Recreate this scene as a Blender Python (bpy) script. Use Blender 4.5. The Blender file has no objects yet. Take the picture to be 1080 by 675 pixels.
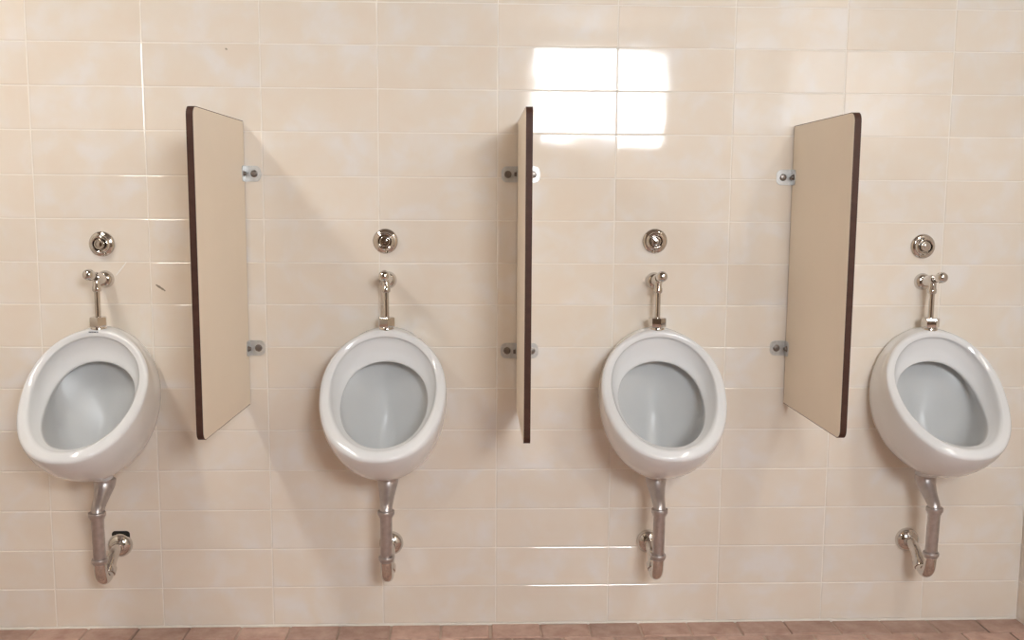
import bpy, bmesh, math, random
from math import sin, cos, pi, radians
from mathutils import Vector, Matrix

random.seed(7)
scene = bpy.context.scene
COL = scene.collection


# ------------------------------------------------------------------ materials
def new_mat(name):
    m = bpy.data.materials.new(name)
    m.use_nodes = True
    nt = m.node_tree
    return m, nt, nt.nodes['Principled BSDF']


def node(nt, kind, **kw):
    n = nt.nodes.new(kind)
    for k, v in kw.items():
        setattr(n, k, v)
    return n


def simple_mat(name, rgb, rough=0.5, metal=0.0, var=0.06, scale=30.0, spec=0.5, coat=0.0):
    """A procedural material: base colour broken up by soft noise."""
    m, nt, p = new_mat(name)
    tc = node(nt, 'ShaderNodeTexCoord')
    nz = node(nt, 'ShaderNodeTexNoise')
    nz.inputs['Scale'].default_value = scale
    nz.inputs['Detail'].default_value = 4
    nt.links.new(tc.outputs['Object'], nz.inputs['Vector'])
    rp = node(nt, 'ShaderNodeValToRGB')
    rp.color_ramp.elements[0].position = 0.3
    rp.color_ramp.elements[1].position = 0.7
    rp.color_ramp.elements[0].color = tuple(c * (1 - var) for c in rgb) + (1,)
    rp.color_ramp.elements[1].color = tuple(min(1, c * (1 + var)) for c in rgb) + (1,)
    nt.links.new(nz.outputs['Fac'], rp.inputs['Fac'])
    nt.links.new(rp.outputs['Color'], p.inputs['Base Color'])
    p.inputs['Roughness'].default_value = rough
    p.inputs['Metallic'].default_value = metal
    p.inputs['Specular IOR Level'].default_value = spec
    p.inputs['Coat Weight'].default_value = coat
    p.inputs['Coat Roughness'].default_value = 0.03
    return m


def tile_material():
    m, nt, p = new_mat('cream_glazed_tile')
    L = nt.links.new
    tc = node(nt, 'ShaderNodeTexCoord')
    geo = node(nt, 'ShaderNodeNewGeometry')
    off = node(nt, 'ShaderNodeVectorMath', operation='SCALE')
    comb = node(nt, 'ShaderNodeCombineXYZ')
    L(geo.outputs['Random Per Island'], comb.inputs['X'])
    L(geo.outputs['Random Per Island'], comb.inputs['Y'])
    L(geo.outputs['Random Per Island'], comb.inputs['Z'])
    L(comb.outputs[0], off.inputs[0])
    off.inputs['Scale'].default_value = 40.0
    add = node(nt, 'ShaderNodeVectorMath', operation='ADD')
    L(tc.outputs['Object'], add.inputs[0])
    L(off.outputs[0], add.inputs[1])
    # cloudy, marbled glaze
    n1 = node(nt, 'ShaderNodeTexNoise')
    n1.inputs['Scale'].default_value = 7.5
    n1.inputs['Detail'].default_value = 3.0
    n1.inputs['Roughness'].default_value = 0.5
    n1.inputs['Distortion'].default_value = 0.3
    L(add.outputs[0], n1.inputs['Vector'])
    r1 = node(nt, 'ShaderNodeValToRGB')
    e = r1.color_ramp.elements
    e[0].position, e[0].color = 0.30, (0.800, 0.720, 0.625, 1)
    e[1].position, e[1].color = 0.72, (0.815, 0.790, 0.763, 1)
    mid = r1.color_ramp.elements.new(0.50)
    mid.color = (0.805, 0.742, 0.660, 1)
    L(n1.outputs['Fac'], r1.inputs['Fac'])
    # a little tone difference from tile to tile
    hsv = node(nt, 'ShaderNodeHueSaturation')
    mr = node(nt, 'ShaderNodeMapRange')
    mr.inputs['To Min'].default_value = 0.975
    mr.inputs['To Max'].default_value = 1.02
    L(geo.outputs['Random Per Island'], mr.inputs['Value'])
    L(mr.outputs['Result'], hsv.inputs['Value'])
    L(r1.outputs['Color'], hsv.inputs['Color'])
    L(hsv.outputs['Color'], p.inputs['Base Color'])
    p.inputs['Roughness'].default_value = 0.06
    p.inputs['Specular IOR Level'].default_value = 0.5
    # slightly wavy glaze
    n2 = node(nt, 'ShaderNodeTexNoise')
    n2.inputs['Scale'].default_value = 9.0
    n2.inputs['Detail'].default_value = 1.0
    L(add.outputs[0], n2.inputs['Vector'])
    b = node(nt, 'ShaderNodeBump')
    b.inputs['Strength'].default_value = 0.06
    b.inputs['Distance'].default_value = 0.01
    L(n2.outputs['Fac'], b.inputs['Height'])
    L(b.outputs['Normal'], p.inputs['Normal'])
    return m


def floor_material():
    m, nt, p = new_mat('terracotta_pavers')
    L = nt.links.new
    tc = node(nt, 'ShaderNodeTexCoord')
    geo = node(nt, 'ShaderNodeNewGeometry')
    n1 = node(nt, 'ShaderNodeTexNoise')
    n1.inputs['Scale'].default_value = 14.0
    n1.inputs['Detail'].default_value = 8.0
    n1.inputs['Roughness'].default_value = 0.65
    L(tc.outputs['Object'], n1.inputs['Vector'])
    r = node(nt, 'ShaderNodeValToRGB')
    e = r.color_ramp.elements
    e[0].position, e[0].color = 0.30, (0.390, 0.235, 0.185, 1)
    e[1].position, e[1].color = 0.72, (0.600, 0.430, 0.365, 1)
    L(n1.outputs['Fac'], r.inputs['Fac'])
    hsv = node(nt, 'ShaderNodeHueSaturation')
    mr = node(nt, 'ShaderNodeMapRange')
    mr.inputs['To Min'].default_value = 0.80
    mr.inputs['To Max'].default_value = 1.15
    L(geo.outputs['Random Per Island'], mr.inputs['Value'])
    L(mr.outputs['Result'], hsv.inputs['Value'])
    L(r.outputs['Color'], hsv.inputs['Color'])
    L(hsv.outputs['Color'], p.inputs['Base Color'])
    p.inputs['Roughness'].default_value = 0.55
    n2 = node(nt, 'ShaderNodeTexNoise')
    n2.inputs['Scale'].default_value = 60.0
    n2.inputs['Detail'].default_value = 5.0
    L(tc.outputs['Object'], n2.inputs['Vector'])
    b = node(nt, 'ShaderNodeBump')
    b.inputs['Strength'].default_value = 0.25
    b.inputs['Distance'].default_value = 0.004
    L(n2.outputs['Fac'], b.inputs['Height'])
    L(b.outputs['Normal'], p.inputs['Normal'])
    return m


def mortar_material():
    m, nt, p = new_mat('worn_mortar')
    L = nt.links.new
    tc = node(nt, 'ShaderNodeTexCoord')
    n1 = node(nt, 'ShaderNodeTexNoise')
    n1.inputs['Scale'].default_value = 1.3
    n1.inputs['Detail'].default_value = 3.0
    L(tc.outputs['Object'], n1.inputs['Vector'])
    r = node(nt, 'ShaderNodeValToRGB')
    e = r.color_ramp.elements
    e[0].position, e[0].color = 0.36, (0.16, 0.11, 0.09, 1)
    e[1].position, e[1].color = 0.52, (0.50, 0.38, 0.31, 1)
    L(n1.outputs['Fac'], r.inputs['Fac'])
    L(r.outputs['Color'], p.inputs['Base Color'])
    p.inputs['Roughness'].default_value = 0.85
    return m


M_TILE = tile_material()
M_GROUT = simple_mat('cream_grout', (0.84, 0.80, 0.74), 0.75, var=0.05, scale=12)
M_FLOOR = floor_material()
M_MORTAR = mortar_material()
M_PAINT = simple_mat('dark_wall_paint', (0.20, 0.145, 0.10), 0.7, var=0.03, scale=4)  # unseen front wall coloured dark brown to cut and warm the fill light
M_PALEWALL = simple_mat('pale_bounce_wall_paint', (0.66, 0.60, 0.51), 0.6, var=0.03, scale=4)  # unseen left wall made pale to bounce light onto the partition faces
M_CEIL = simple_mat('dark_ceiling_paint', (0.24, 0.19, 0.145), 0.8, var=0.02, scale=4)  # unseen ceiling darkened to lower the bounce light from above
M_FRAME = simple_mat('window_frame_paint', (0.70, 0.68, 0.64), 0.45, var=0.03)
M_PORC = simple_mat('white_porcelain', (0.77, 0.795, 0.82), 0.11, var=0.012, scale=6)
M_BASIN = simple_mat('shaded_basin_porcelain', (0.60, 0.615, 0.625), 0.32, var=0.02, scale=7)  # greyer, matter porcelain: shade inside the bowl put into the colour
M_CHROME = simple_mat('chrome', (0.66, 0.63, 0.60), 0.10, metal=1.0, var=0.05, scale=40)
M_DULL = simple_mat('dull_pipe_metal', (0.50, 0.46, 0.45), 0.36, metal=0.85, var=0.10, scale=60)
M_GALV = simple_mat('grey_zinc_plate', (0.62, 0.63, 0.63), 0.32, metal=0.6, var=0.10, scale=90)
M_BOLT = simple_mat('dark_bolt_steel', (0.22, 0.19, 0.17), 0.35, metal=0.8, var=0.1, scale=90)
M_LAM = simple_mat('beige_laminate', (0.850, 0.755, 0.625), 0.42, var=0.02, scale=3)
M_CORE = simple_mat('dark_brown_phenolic_core', (0.062, 0.028, 0.020), 0.55, var=0.15, scale=50, spec=0.25)
M_BLACK = simple_mat('hole_black', (0.012, 0.011, 0.010), 0.8, var=0.1)
M_INK = simple_mat('dark_blue_grey_stamp', (0.09, 0.10, 0.13), 0.4, var=0.1)
M_SCUFF = simple_mat('grey_brown_scuff', (0.30, 0.26, 0.20), 0.8, var=0.2, scale=200)
M_PALE = simple_mat('white_scratch', (0.86, 0.84, 0.80), 0.6, var=0.05, scale=200)


# ------------------------------------------------------------------ mesh helpers
def link_mesh(name, bm, mat, parent=None, smooth=True, recalc=True):
    if recalc:
        bmesh.ops.recalc_face_normals(bm, faces=bm.faces[:])
    me = bpy.data.meshes.new(name)
    bm.to_mesh(me)
    bm.free()
    for m in (mat if isinstance(mat, (list, tuple)) else [mat]):
        me.materials.append(m)
    if smooth:
        me.shade_smooth()
    o = bpy.data.objects.new(name, me)
    COL.objects.link(o)
    if parent:
        o.parent = parent
    return o


def sharp(o, angle=40):
    """Flat shading across hard edges."""
    me = o.data
    bm = bmesh.new()
    bm.from_mesh(me)
    for e in bm.edges:
        if len(e.link_faces) == 2 and e.calc_face_angle(0) > radians(angle):
            e.smooth = False
    bm.to_mesh(me)
    bm.free()
    return o


def rings_to_mesh(bm, rings, cap0=True, cap1=True, closed_ring=True):
    vr = [[bm.verts.new(p) for p in r] for r in rings]
    n = len(vr[0])
    for a, b in zip(vr[:-1], vr[1:]):
        for i in range(n if closed_ring else n - 1):
            j = (i + 1) % n
            bm.faces.new((a[i], a[j], b[j], b[i]))
    if cap0:
        bm.faces.new(vr[0][::-1])
    if cap1:
        bm.faces.new(vr[-1])
    return vr


def lathe(bm, profile, origin=(0, 0, 0), axis=(0, -1, 0), n=40):
    """profile: list of (radius, distance along the axis)."""
    ax = Vector(axis).normalized()
    u = ax.orthogonal().normalized()
    v = ax.cross(u)
    o = Vector(origin)
    rings = []
    for r, h in profile:
        r = max(r, 1e-4)
        rings.append([o + ax * h + (u * cos(2 * pi * i / n) + v * sin(2 * pi * i / n)) * r for i in range(n)])
    rings_to_mesh(bm, rings)


def spline(pts, sub=6):
    """Catmull-Rom through points of any dimension."""
    pts = [tuple(p) for p in pts]
    P = [pts[0]] + pts + [pts[-1]]
    out = []
    for i in range(1, len(P) - 2):
        p0, p1, p2, p3 = P[i - 1], P[i], P[i + 1], P[i + 2]
        for s in range(sub):
            t = s / sub
            out.append(tuple(0.5 * ((2 * b) + (-a + c) * t + (2 * a - 5 * b + 4 * c - d) * t * t
                                    + (-a + 3 * b - 3 * c + d) * t ** 3)
                             for a, b, c, d in zip(p0, p1, p2, p3)))
    out.append(pts[-1])
    return out


def sweep(bm, path, n=28, sub=6):
    """path: (x, y, z, r) control points; a round tube along their spline."""
    S = spline(path, sub) if sub else [tuple(p) for p in path]
    P = [Vector(s[:3]) for s in S]
    R = [s[3] for s in S]
    rings = []
    ref = Vector((1, 0, 0))
    for i, p in enumerate(P):
        t = (P[min(i + 1, len(P) - 1)] - P[max(i - 1, 0)]).normalized()
        u = (ref - t * ref.dot(t)).normalized()
        v = t.cross(u)
        rings.append([p + (u * cos(2 * pi * k / n) + v * sin(2 * pi * k / n)) * R[i] for k in range(n)])
    rings_to_mesh(bm, rings)


def box(bm, x0, x1, y0, y1, z0, z1):
    v = [bm.verts.new((x, y, z)) for z in (z0, z1) for y in (y0, y1) for x in (x0, x1)]
    for f in ((0, 1, 3, 2), (4, 6, 7, 5), (0, 4, 5, 1), (2, 3, 7, 6), (0, 2, 6, 4), (1, 5, 7, 3)):
        bm.faces.new([v[i] for i in f])


def prism(bm, outline, axis, a, b):
    """extrude a 2-D outline; axis 'x': outline is (y,z), axis 'y': outline is (x,z)."""
    def mk(p, h):
        return (h, p[0], p[1]) if axis == 'x' else (p[0], h, p[1])
    A = [bm.verts.new(mk(p, a)) for p in outline]
    B = [bm.verts.new(mk(p, b)) for p in outline]
    n = len(outline)
    for i in range(n):
        j = (i + 1) % n
        bm.faces.new((A[i], A[j], B[j], B[i]))
    bm.faces.new(A[::-1])
    bm.faces.new(B)


def round_outline(x0, x1, z0, z1, radii, k=8):
    """radii: bottom-left, bottom-right, top-right, top-left."""
    out = []
    for (cx, cz, r, a0) in ((x0 + radii[0], z0 + radii[0], radii[0], pi), (x1 - radii[1], z0 + radii[1], radii[1], 1.5 * pi),
                            (x1 - radii[2], z1 - radii[2], radii[2], 0), (x0 + radii[3], z1 - radii[3], radii[3], .5 * pi)):
        if r < 1e-5:
            out.append((cx, cz))
            continue
        for i in range(k + 1):
            a = a0 + .5 * pi * i / k
            out.append((cx + r * cos(a), cz + r * sin(a)))
    return out


def thing(name, label, cat, loc, group=None, rotz=0.0):
    o = bpy.data.objects.new(name, None)
    o.empty_display_size = 0.1
    COL.objects.link(o)
    o.location = loc
    o.rotation_euler = (0, 0, rotz)
    o['label'] = label
    o['category'] = cat
    if group:
        o['group'] = group
    return o


def structure(o):
    o['kind'] = 'structure'
    return o


def copy_tree(o, parent=None):
    c = o.copy()
    COL.objects.link(c)
    if parent:
        c.parent = parent
    for ch in list(o.children):
        copy_tree(ch, c)
    return c


def repeat(proto, loc, label, rotz=None):
    c = copy_tree(proto)
    c.location = loc
    c['label'] = label
    if rotz is not None:
        c.rotation_euler = (0, 0, rotz)
    return c


# ------------------------------------------------------------------ room
XL, XR, YF, ZC = -2.60, 1.958, -4.60, 2.95
COLS = [XL + .01, -2.365, -1.980, -1.5905, -1.2069, -.8116, -.4133, -.0015, .4114, .8186, 1.2097, 1.5911, XR - .002]
ROWS = [0.004, .1469, .2910, .4364, .5823, .7291, .8813, 1.0296, 1.1803, 1.3277, 1.4774, 1.626, 1.7781, 1.9251, 2.0716,
        2.2140, 2.3615, 2.509, 2.6565, 2.804, ZC]


def tile_wall(name, cols, rows, place, rnd, gap=0.0028, tilt=0.0032):
    """glazed tiles with small bevels, each set with its own slight tilt, over a grout bed."""
    bm = bmesh.new()
    b, dep = 0.0024, 0.0022
    for c0, c1 in zip(cols[:-1], cols[1:]):
        for r0, r1 in zip(rows[:-1], rows[1:]):
            x0, x1, z0, z1 = c0 + gap / 2, c1 - gap / 2, r0 + gap / 2, r1 - gap / 2
            cx, cz = (x0 + x1) / 2, (z0 + z1) / 2
            tx, tz = rnd.gauss(0, tilt * .5), rnd.gauss(0, tilt * .9)
            rings = []
            for ins, d in ((0, -dep), (b * .30, -b * .30), (b, 0)):
                rings.append([(x, z, d) for x, z in ((x0 + ins, z0 + ins), (x1 - ins, z0 + ins), (x1 - ins, z1 - ins), (x0 + ins, z1 - ins))])
            vr = []
            for r in rings:
                vr.append([bm.verts.new(place(x, z, d + (tx * (x - cx) + tz * (z - cz) if d > -dep else 0))) for x, z, d in r])
            for p, q in zip(vr[:-1], vr[1:]):
                for i in range(4):
                    j = (i + 1) % 4
                    bm.faces.new((p[i], p[j], q[j], q[i]))
            bm.faces.new(vr[-1])
    nt = len(bm.faces)
    return bm, nt


rnd = random.Random(11)
bm, nt = tile_wall('wall_back', COLS, ROWS, lambda x, z, d: (x, -d, z), rnd)
box(bm, XL - .1, XR + .1, .0014, .12, -.1, ZC + .1)
bm.faces.ensure_lookup_table()
for f in bm.faces[nt:]:
    f.material_index = 1
o = structure(link_mesh('wall_back', bm, [M_TILE, M_GROUT], smooth=False))

# right wall, tiled too
rc = sorted({max(YF, -.003 - .39 * i) for i in range(0, 13)})
bm, nt = tile_wall('wall_right', rc, ROWS, lambda y, z, d: (XR - .0022 - d, y, z), rnd)
box(bm, XR, XR + .1, YF - .1, .0012, -.1, ZC + .1)
bm.faces.ensure_lookup_table()
for f in bm.faces[nt:]:
    f.material_index = 1
structure(link_mesh('wall_right', bm, [M_TILE, M_GROUT], smooth=False))

# front wall behind the viewer, with the window that is mirrored in the tiles
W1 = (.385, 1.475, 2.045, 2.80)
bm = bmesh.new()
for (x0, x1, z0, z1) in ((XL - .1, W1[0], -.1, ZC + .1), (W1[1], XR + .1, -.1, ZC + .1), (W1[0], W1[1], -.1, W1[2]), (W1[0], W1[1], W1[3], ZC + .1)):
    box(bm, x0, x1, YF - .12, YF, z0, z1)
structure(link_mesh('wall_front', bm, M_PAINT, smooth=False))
bm = bmesh.new()
box(bm, XL - .1, XL, YF - .1, .1, -.1, ZC + .1)
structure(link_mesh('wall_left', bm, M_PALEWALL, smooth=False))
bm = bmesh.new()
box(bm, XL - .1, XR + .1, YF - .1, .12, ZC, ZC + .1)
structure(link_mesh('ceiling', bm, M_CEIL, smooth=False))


def window(name, axis, fixed0, fixed1, a0, a1, z0, z1):
    bm = bmesh.new()
    t = .03
    for (p0, p1, q0, q1) in ((a0, a0 + t, z0, z1), (a1 - t, a1, z0, z1), (a0 + t, a1 - t, z0, z0 + t), (a0 + t, a1 - t, z1 - t, z1)):
        if axis == 'y':
            box(bm, p0, p1, fixed0, fixed1, q0, q1)
        else:
            box(bm, fixed0, fixed1, p0, p1, q0, q1)
    return structure(link_mesh(name, bm, M_FRAME, smooth=False))


window('window_1', 'y', YF - .09, YF - .05, *W1)

# floor of terracotta pavers, running bond
bm = bmesh.new()
bw, bd, g = .1815, .112, .005
row = 0
y = -.004
fr = random.Random(5)
while y > YF:
    x = XL + ((-.021 - XL) % bw) - bw + (0 if row % 2 == 0 else bw * .42)
    while x < XR:
        j = .003
        x0, x1 = max(XL, x + g / 2 + fr.uniform(-j, j)), min(XR, x + bw - g / 2 + fr.uniform(-j, j))
        y1, y0 = y - g / 2 + (fr.uniform(-.002, .002) if row else .003), max(YF, y - bd + g / 2 + fr.uniform(-.002, .002))
        if x1 - x0 > .01 and y1 - y0 > .01:
            h = fr.uniform(-.0015, .0015)
            rings = [[(x0 + i, y0 + i, zz), (x1 - i, y0 + i, zz), (x1 - i, y1 - i, zz), (x0 + i, y1 - i, zz)]
                     for i, zz in ((0, -.012), (.0015, h - .003), (.005, h))]
            rings_to_mesh(bm, rings, cap0=False)
        x += bw
    y -= bd
    row += 1
nt = len(bm.faces)
box(bm, XL - .1, XR + .1, YF - .1, .1, -.12, -.0045)
bm.faces.ensure_lookup_table()
for f in bm.faces[nt:]:
    f.material_index = 1
structure(link_mesh('floor', bm, [M_FLOOR, M_MORTAR], smooth=False))

# ragged bead of cream mortar where wall meets floor
bm = bmesh.new()
rings = []
for i in range(150):
    x = XL + .01 + (XR - XL - .02) * i / 149
    h = .002 + .0025 * abs(fr.gauss(0, 1))
    w = .003 + .003 * abs(fr.gauss(0, 1))
    rings.append([(x, .001, -.004), (x, -w, -.004), (x, -w * .5, h * .6), (x, .001, h)])
rings_to_mesh(bm, rings)
structure(link_mesh('trim_1', bm, M_GROUT))

# ------------------------------------------------------------------ urinals
ZT = 1.105        # height of the rim's top edge
UX = [-1.362, -.384, .556, 1.524]


def egg(a, zt, zb, dt, db, n=72, low=2.0, high=2.0, zmax=.46, bulge=0.0):
    """closed egg curve standing off the wall; dt/db are its distances from the wall at top and bottom."""
    zc = zb + (zt - zb) * zmax
    pts = []
    for i in range(n):
        t = 2 * pi * i / n
        c, s = sin(t), cos(t)                     # c: sideways, s: up
        ex = high if s > 0 else low
        x = a * math.copysign(abs(c) ** (2 / ex), c)
        zz = math.copysign(abs(s) ** (2 / ex), s)
        z = zc + zz * ((zt - zc) if s > 0 else (zc - zb))
        f = (z - zb) / (zt - zb)
        d = db + (dt - db) * f + bulge * 4 * f * (1 - f)
        pts.append((x, -d, z))
    return pts


def urinal_bowl():
    st = [  # half width, z top, z bottom, d top, d bottom, bulge, zmax
        (.174, -.020, -.450, .002, .002, 0, .52, 2.0),
        (.190, -.004, -.474, .012, .030, 0, .52, 2.0),
        (.200, .003, -.494, .032, .090, .004, .52, 2.0),
        (.204, .005, -.499, .050, .155, .000, .52, 2.0),
        (.207, .005, -.491, .066, .240, -.008, .51, 2.05),
        (.209, .004, -.462, .080, .325, -.022, .51, 2.1),
        (.210, .002, -.424, .092, .390, -.035, .51, 2.18),
        (.210, .000, -.394, .101, .424, -.042, .51, 2.22),
        (.2085, -.003, -.381, .107, .436, -.044, .51, 2.22),
        (.205, -.006, -.374, .110, .441, -.045, .51, 2.22),
        (.198, -.010, -.365, .112, .441, -.045, .51, 2.22),
        (.185, -.018, -.353, .112, .434, -.045, .51, 2.2),
        (.179, -.022, -.348, .111, .430, -.045, .51, 2.2),
        (.1755, -.025, -.3455, .107, .425, -.047, .51, 2.18),
        (.173, -.028, -.344, .101, .417, -.050, .51, 2.18),
        (.168, -.045, -.344, .095, .408, -.056, .505, 2.18),
        (.159, -.074, -.343, .090, .398, -.060, .49, 2.18),
        (.150, -.101, -.343, .092, .392, -.062, .475, 2.18),
        (.1465, -.110, -.343, .091, .388, -.063, .47, 2.18),
        (.1455, -.113, -.345, .086, .382, -.065, .47, 2.18),
        (.148, -.108, -.354, .070, .369, -.068, .47, 2.15),
        (.158, -.080, -.386, .042, .325, -.065, .48, 2.1),
        (.161, -.066, -.420, .026, .262, -.045, .49, 2.0),
        (.152, -.070, -.448, .016, .195, -.016, .5, 2.0),
        (.120, -.105, -.460, .012, .140, 0, .48, 2.0),
        (.070, -.200, -.450, .012, .105, 0, .45, 2.0),
        (.020, -.330, -.425, .028, .075, 0, .5, 2.0),
    ]
    bm = bmesh.new()
    rings = []
    dense = spline(st, 3)
    for (a, zt, zb, dt, db, bu, zm, lo) in dense:
        rings.append(egg(a, zt, zb, dt, db, zmax=zm, bulge=bu, low=lo, high=2.0))
    vr = rings_to_mesh(bm, rings)
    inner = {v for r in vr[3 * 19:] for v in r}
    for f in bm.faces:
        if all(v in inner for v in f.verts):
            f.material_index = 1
    return bm


urinal_labels = [
    'white wall-hung urinal at the far left, left of every partition',
    'white wall-hung urinal between the left partition and the edge-on middle partition',
    'white wall-hung urinal between the edge-on middle partition and the right partition',
    'white wall-hung urinal at the far right, right of every partition',
]
u0 = thing('urinal', urinal_labels[0], 'urinal', (UX[0], 0, ZT), 'wall-hung urinals')
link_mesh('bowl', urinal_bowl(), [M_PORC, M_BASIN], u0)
bm = bmesh.new()
lathe(bm, [(.040, .480), (.042, .508), (.0415, .5125), (.039, .515), (.034, .515)], origin=(0, -.120, 0), axis=(0, 0, -1), n=40)
link_mesh('outlet', bm, M_PORC, u0)
urinals = [u0]
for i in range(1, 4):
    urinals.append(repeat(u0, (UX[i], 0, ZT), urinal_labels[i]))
# small dark stamp on the rim of the left one only
bm = bmesh.new()
for (a, b) in ((-.020, -.010), (-.008, -.004), (-.002, .005), (.008, .012)):
    box(bm, a, b, -.1135, -.1075, -.0145, -.0115)
mk = link_mesh('stamp', bm, M_INK, u0, smooth=False)
mk.location = (-.002, 0, .0055)
urinals[0].scale.x = .965
urinals[3].scale.x = .955
mk['label'] = 'small dark printed mark on the top of the rim'

# ------------------------------------------------------------------ flush buttons
BX = [(-1.3677, 1.390), (-.3919, 1.4042), (.5547, 1.4084), (1.5173, 1.3942)]
b_labels = [
    'round chrome flush button on the tiles above the far left urinal',
    'round chrome flush button on the tiles above the urinal left of the middle partition',
    'round chrome flush button on the tiles above the urinal right of the middle partition',
    'round chrome flush button on the tiles above the far right urinal',
]
fb = thing('flush_button', b_labels[0], 'flush button', (BX[0][0], 0, BX[0][1]), 'flush buttons')
bm = bmesh.new()
lathe(bm, [(.0435, -.001), (.0440, .004), (.0425, .008), (.0385, .0115), (.0345, .0125), (.0325, .0135), (.0318, .0220), (.0300, .0255),
           (.0262, .0270), (.0235, .0255), (.0225, .0180), (.0210, .0150), (.005, .0150)], n=48)
sharp(link_mesh('escutcheon', bm, M_CHROME, fb), 50)
bm = bmesh.new()
lathe(bm, [(.0188, .0140), (.0188, .0260), (.0175, .0285), (.0150, .0293), (.0120, .0282), (.0080, .0290), (.002, .0300)], n=36)
sharp(link_mesh('push_button', bm, M_CHROME, fb), 50)
for i in range(1, 4):
    repeat(fb, (BX[i][0], 0, BX[i][1]), b_labels[i])

# ------------------------------------------------------------------ flush valves
VZ = 1.268
v_labels = [
    'chrome flush valve with lever and down pipe feeding the far left urinal',
    'chrome flush valve with lever and down pipe above the urinal left of the middle partition',
    'chrome flush valve with lever and down pipe above the urinal right of the middle partition',
    'chrome flush valve with lever and down pipe feeding the far right urinal',
]
fv = thing('flush_valve', v_labels[0], 'flush valve', (UX[0], 0, VZ), 'flush valves')
bm = bmesh.new()
lathe(bm, [(.0305, -.001), (.0305, .004), (.0295, .010), (.0255, .018), (.0215, .0225), (.0195, .024), (.010, .024)], n=40)
sharp(link_mesh('wall_flange', bm, M_CHROME, fv), 50)
bm = bmesh.new()
ld = Vector((0, -.130, .026)).normalized()
lathe(bm, [(.0160, .000), (.0170, .004), (.0170, .012), (.0185, .016), (.0190, .030), (.0185, .062), (.0165, .072), (.0140, .078), (.005, .079)], origin=(0, -.018, .000), axis=ld, n=32)
lathe(bm, [(.0130, .000), (.0130, .026), (.0150, .028), (.0150, .040), (.0125, .044), (.006, .044)], origin=(0, -.080, .008), axis=(0, 0, -1), n=32)
sharp(link_mesh('valve_body', bm, M_CHROME, fv), 50)
bm = bmesh.new()
lathe(bm, [(.0125, .070), (.0125, .104), (.0155, .109), (.0185, .116), (.0195, .126), (.0185, .136), (.0155, .143), (.0115, .147), (.006, .149), (.001, .1495)],
      origin=(0, -.018, 0), axis=ld, n=32)
sharp(link_mesh('lever', bm, M_CHROME, fv), 50)
bm = bmesh.new()
lathe(bm, [(.0095, .030), (.0095, .130)], origin=(0, -.080, 0), axis=(0, 0, -1), n=24)
sharp(link_mesh('down_pipe', bm, M_CHROME, fv), 50)
bm = bmesh.new()
lathe(bm, [(.0180, .121), (.0285, .1225), (.0300, .125), (.0300, .152), (.0285, .1545), (.0180, .1550)], origin=(0, -.080, 0), axis=(0, 0, -1), n=6)
lathe(bm, [(.0200, .150), (.0240, .155), (.0260, .160), (.0260, .166), (.020, .166)], origin=(0, -.080, 0), axis=(0, 0, -1), n=32)
nut = sharp(link_mesh('nut', bm, M_CHROME, fv), 30)
for i in range(1, 4):
    repeat(fv, (UX[i], 0, VZ), v_labels[i])

# ------------------------------------------------------------------ drain pipes
DX = [-1.350, -.381, .557, 1.520]
d_labels = [
    'grey metal drain trap under the far left urinal, black gap over its wall flange',
    'grey metal drain trap under the urinal left of the middle partition',
    'grey metal drain trap under the urinal right of the middle partition',
    'grey metal drain trap under the far right urinal',
]
dp = thing('drain_pipe', d_labels[0], 'drain pipe', (DX[0], 0, 0), 'drain traps under the urinals')
bm = bmesh.new()
sweep(bm, [(0, -.119, .5895, .036), (0, -.120, .580, .0365), (0, -.126, .567, .034), (0, -.140, .550, .029), (0, -.165, .527, .024), (0, -.188, .508, .0215),
           (0, -.198, .492, .0205), (0, -.199, .474, .0200)])
link_mesh('offset_tailpiece', bm, M_DULL, dp)
bm = bmesh.new()
lathe(bm, [(.020, -.012), (.0275, -.011), (.0285, -.008), (.0285, .001), (.0275, .003), (.0245, .004), (.0240, .011), (.020, .012)], origin=(0, -.199, .486), axis=(0, 0, -1), n=36)
sharp(link_mesh('collar', bm, M_DULL, dp))
bm = bmesh.new()
sweep(bm, [(0, -.199, .490, .0205), (0, -.196, .42, .0205), (0, -.192, .32, .0205)], sub=3)
link_mesh('tube', bm, M_DULL, dp)
bm = bmesh.new()
lathe(bm, [(.020, -.009), (.0260, -.008), (.0272, -.005), (.0272, .002), (.0262, .004), (.0240, .005), (.0235, .010), (.020, .011)], origin=(0, -.1925, .325), axis=(0, .03, -1), n=36)
sharp(link_mesh('collar', bm, M_DULL, dp))
bm = bmesh.new()
sweep(bm, [(0, -.192, .326, .0205), (0, -.190, .295, .0210), (0, -.180, .266, .0215), (0, -.160, .250, .0215), (0, -.138, .252, .0215), (0, -.116, .266, .0205),
           (0, -.094, .286, .0190), (0, -.068, .302, .0185), (0, -.040, .310, .0185), (0, -.004, .312, .0185)])
link_mesh('trap_bend', bm, M_CHROME, dp)
bm = bmesh.new()
lathe(bm, [(.0205, -.013), (.0245, -.012), (.0255, -.006), (.0255, .006), (.0245, .012), (.0205, .013)], origin=(0, -.120, .2635), axis=(0, .68, .55), n=32)
sharp(link_mesh('collar', bm, M_CHROME, dp))
bm = bmesh.new()
lathe(bm, [(.0430, -.001), (.0435, .004), (.0425, .010), (.0390, .018), (.0330, .0245), (.0270, .028), (.0225, .030), (.0215, .036), (.019, .037)], origin=(0, 0, .312), n=44)
sharp(link_mesh('wall_flange', bm, M_CHROME, dp), 50)
for i in range(1, 4):
    repeat(dp, (DX[i], 0, 0), d_labels[i])
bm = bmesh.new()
prism(bm, round_outline(-.032, .032, .290, .3625, (.03, .03, .012, .012)), 'y', -.0012, .0004)  # flat black plate; the dark of the hole is put into its colour
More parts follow.
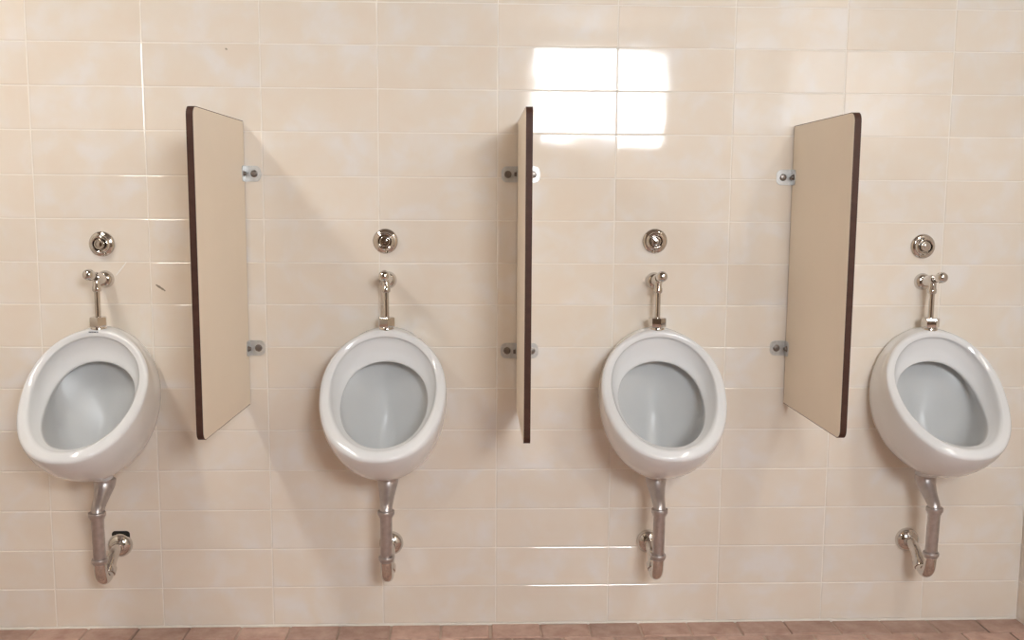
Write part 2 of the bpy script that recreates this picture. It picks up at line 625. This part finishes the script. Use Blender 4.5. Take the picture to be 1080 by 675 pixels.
gp = link_mesh('wall_hole', bm, M_BLACK, dp, smooth=False)
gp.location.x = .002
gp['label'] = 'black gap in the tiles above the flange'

# ------------------------------------------------------------------ partitions
PZ0, PZ1, PD, PT = .826, 1.812, .55, .0215
p_labels = [
    'beige urinal partition with dark edge, left of the three, right face showing',
    'beige urinal partition with dark edge, the middle one seen almost edge-on',
    'beige urinal partition with dark edge, right of the three, left face showing',
]
pt = thing('privacy_screen', p_labels[0], 'privacy screen', (-.8835, 0, PZ0), 'partitions between the urinals', radians(-1.5))
H = PZ1 - PZ0
bm = bmesh.new()
outl = [(-p[0], p[1]) for p in round_outline(.003, PD, 0, H, (.002, .028, .028, .002))]
prism(bm, outl, 'x', -PT / 2 + .0008, PT / 2 - .0008)
sharp(link_mesh('core_board', bm, M_CORE, pt), 30)
for s in (-1, 1):
    bm = bmesh.new()
    e = .0022
    outl = [(-p[0], p[1]) for p in round_outline(.003 + e, PD - e, e, H - e, (.002, .026, .026, .002))]
    a, b = sorted((s * (PT / 2 - .0009), s * (PT / 2)))
    prism(bm, outl, 'x', a, b)
    sharp(link_mesh('laminate_face', bm, M_LAM, pt), 30)
for zb in (1.634 - PZ0, 1.027 - PZ0):
    bm = bmesh.new()
    for s in (-1, 1):
        x0 = s * PT / 2
        # plate on the wall, rounded outer end
        a, b = sorted((x0, x0 + s * .056))
        rr = (.001, .019, .019, .001) if s > 0 else (.019, .001, .001, .019)
        prism(bm, round_outline(a, b, zb - .027, zb + .027, rr), 'y', -.0032, -.0004)
        # ear on the panel face
        a, b = sorted((x0 + s * .0002, x0 + s * .0032))
        prism(bm, [(-p[0], p[1]) for p in round_outline(.0004, .040, zb - .027, zb + .027, (.001, .014, .014, .001))], 'x', a, b)
    br = sharp(link_mesh('bracket', bm, M_GALV, pt), 30)
    for s in (-1, 1):
        bm = bmesh.new()
        lathe(bm, [(.0125, .0028), (.0125, .0045), (.0105, .0050), (.0105, .0095), (.0088, .0120), (.0045, .0128)], origin=(s * (PT / 2 + .033), 0, zb), axis=(0, -1, 0), n=20)
        sharp(link_mesh('bolt', bm, M_BOLT, br), 40)
        bm = bmesh.new()
        lathe(bm, [(.0110, .0028), (.0110, .0042), (.0072, .0046), (.0072, .0100), (.0060, .0120), (.003, .0122)], origin=(s * (PT / 2), -.026, zb), axis=(s, 0, 0), n=20)
        sharp(link_mesh('bolt', bm, M_BOLT, br), 40)
mp = repeat(pt, (.0790, 0, PZ0 - .014), p_labels[1], 0)
mp.scale.z = 1.022
repeat(pt, (1.0470, 0, PZ0), p_labels[2], 0)

# ------------------------------------------------------------------ marks on the tiles
def mark(name, pts, w, mat, label, cat):
    """a thin smear of dirt or scratch on the glaze."""
    bm = bmesh.new()
    (xa, za), (xb, zb) = pts
    n = 10
    d = Vector((xb - xa, zb - za)).normalized()
    nrm = Vector((-d.y, d.x))
    L_, R_ = [], []
    mr = random.Random(3)
    for i in range(n + 1):
        t = i / n
        ww = w * (.25 + .75 * sin(pi * (.08 + .84 * t))) * mr.uniform(.7, 1.2)
        c = Vector((xa + (xb - xa) * t, za + (zb - za) * t))
        L_.append(c + nrm * ww / 2)
        R_.append(c - nrm * ww / 2)
    prism(bm, [tuple(v) for v in L_ + R_[::-1]], 'y', -.0016, .0)
    o = link_mesh(name, bm, mat, smooth=False)
    o['label'] = label
    o['category'] = cat
    return o


mark('scuff_mark', ((-1.190, 1.2495), (-1.158, 1.2275)), .008, M_SCUFF, 'small grey scuff on the tiles beside the left partition', 'mark')
mark('scratch_mark', ((-1.325, 1.281), (-1.288, 1.327)), .005, M_PALE, 'thin white scratch on the tiles beside the far left flush valve', 'mark')
mark('speck_mark', ((-.927, 2.054), (-.920, 2.050)), .006, M_SCUFF, 'tiny dark speck high on the tiles above the left partition', 'mark')

# ------------------------------------------------------------------ light
world = bpy.data.worlds.new('sky')
scene.world = world
world.use_nodes = True
bg = world.node_tree.nodes['Background']
bg.inputs['Color'].default_value = (.93, .97, 1.0, 1)
SKY = 60.0
bg.inputs['Strength'].default_value = SKY


def portal(loc, rot, sx, sy):
    l = bpy.data.lights.new('window_daylight', 'AREA')
    l.shape = 'RECTANGLE'
    l.size, l.size_y = sx, sy
    l.cycles.is_portal = True
    o = bpy.data.objects.new('window_daylight', l)
    COL.objects.link(o)
    o.location = loc
    o.rotation_euler = rot
    return o


portal(((W1[0] + W1[1]) / 2, YF - .10, (W1[2] + W1[3]) / 2), (radians(90), 0, 0), W1[1] - W1[0], W1[3] - W1[2])


def lamp_mat(name, rgb, strength):
    m, nt, p = new_mat(name)
    p.inputs['Base Color'].default_value = (.8, .8, .8, 1)
    p.inputs['Emission Color'].default_value = rgb + (1,)
    p.inputs['Emission Strength'].default_value = strength
    return m


M_LAMP = lamp_mat('lit_diffuser', (1.0, .94, .86), 40.0)
M_LAMP_DIM = lamp_mat('lit_dim_diffuser', (1.0, .93, .84), 27.0)  # set dimmer than the left lamp to keep the right side darker


def ceiling_light(x, y, sx, sy, label, mat):
    t = thing('ceiling_light', label, 'ceiling light', (x, y, ZC), 'ceiling lights')
    bm = bmesh.new()
    box(bm, -sx / 2, sx / 2, -sy / 2, sy / 2, -.06, 0)
    link_mesh('housing', bm, M_FRAME, t, smooth=False)
    bm = bmesh.new()
    box(bm, -sx / 2 + .02, sx / 2 - .02, -sy / 2 + .02, sy / 2 - .02, -.075, -.0602)
    link_mesh('diffuser', bm, mat, t, smooth=False)


ceiling_light(-1.80, -1.55, .26, 1.25, 'lit ceiling light over the left end of the room', M_LAMP)
ceiling_light(1.62, -2.30, .26, 1.25, 'lit ceiling light over the right end of the room', M_LAMP_DIM)

# ------------------------------------------------------------------ camera
cd = bpy.data.cameras.new('camera')
cam = bpy.data.objects.new('camera', cd)
COL.objects.link(cam)
cd.sensor_fit = 'HORIZONTAL'
cd.sensor_width = 36.0
cd.lens = 1020.0 / 1080.0 * 36.0
cd.clip_start = .02
yaw, pitch, roll = -.0381, -.1208, .0060
f = Vector((-sin(yaw) * cos(pitch), cos(yaw) * cos(pitch), sin(pitch)))
r0 = Vector((cos(yaw), sin(yaw), 0))
u0_ = r0.cross(f)
r = cos(roll) * r0 + sin(roll) * u0_
u = r.cross(f)
cam.matrix_world = Matrix(((r.x, u.x, -f.x, -.0775), (r.y, u.y, -f.y, -3.4034), (r.z, u.z, -f.z, 1.5404), (0, 0, 0, 1)))
scene.camera = cam

scene.view_settings.view_transform = 'Standard'
scene.view_settings.look = 'None'
scene.view_settings.gamma = 1.0
scene.view_settings.use_curve_mapping = False
scene.view_settings.exposure = -0.46
scene.cycles.max_bounces = 12
scene.cycles.diffuse_bounces = 6
scene.cycles.use_denoising = True
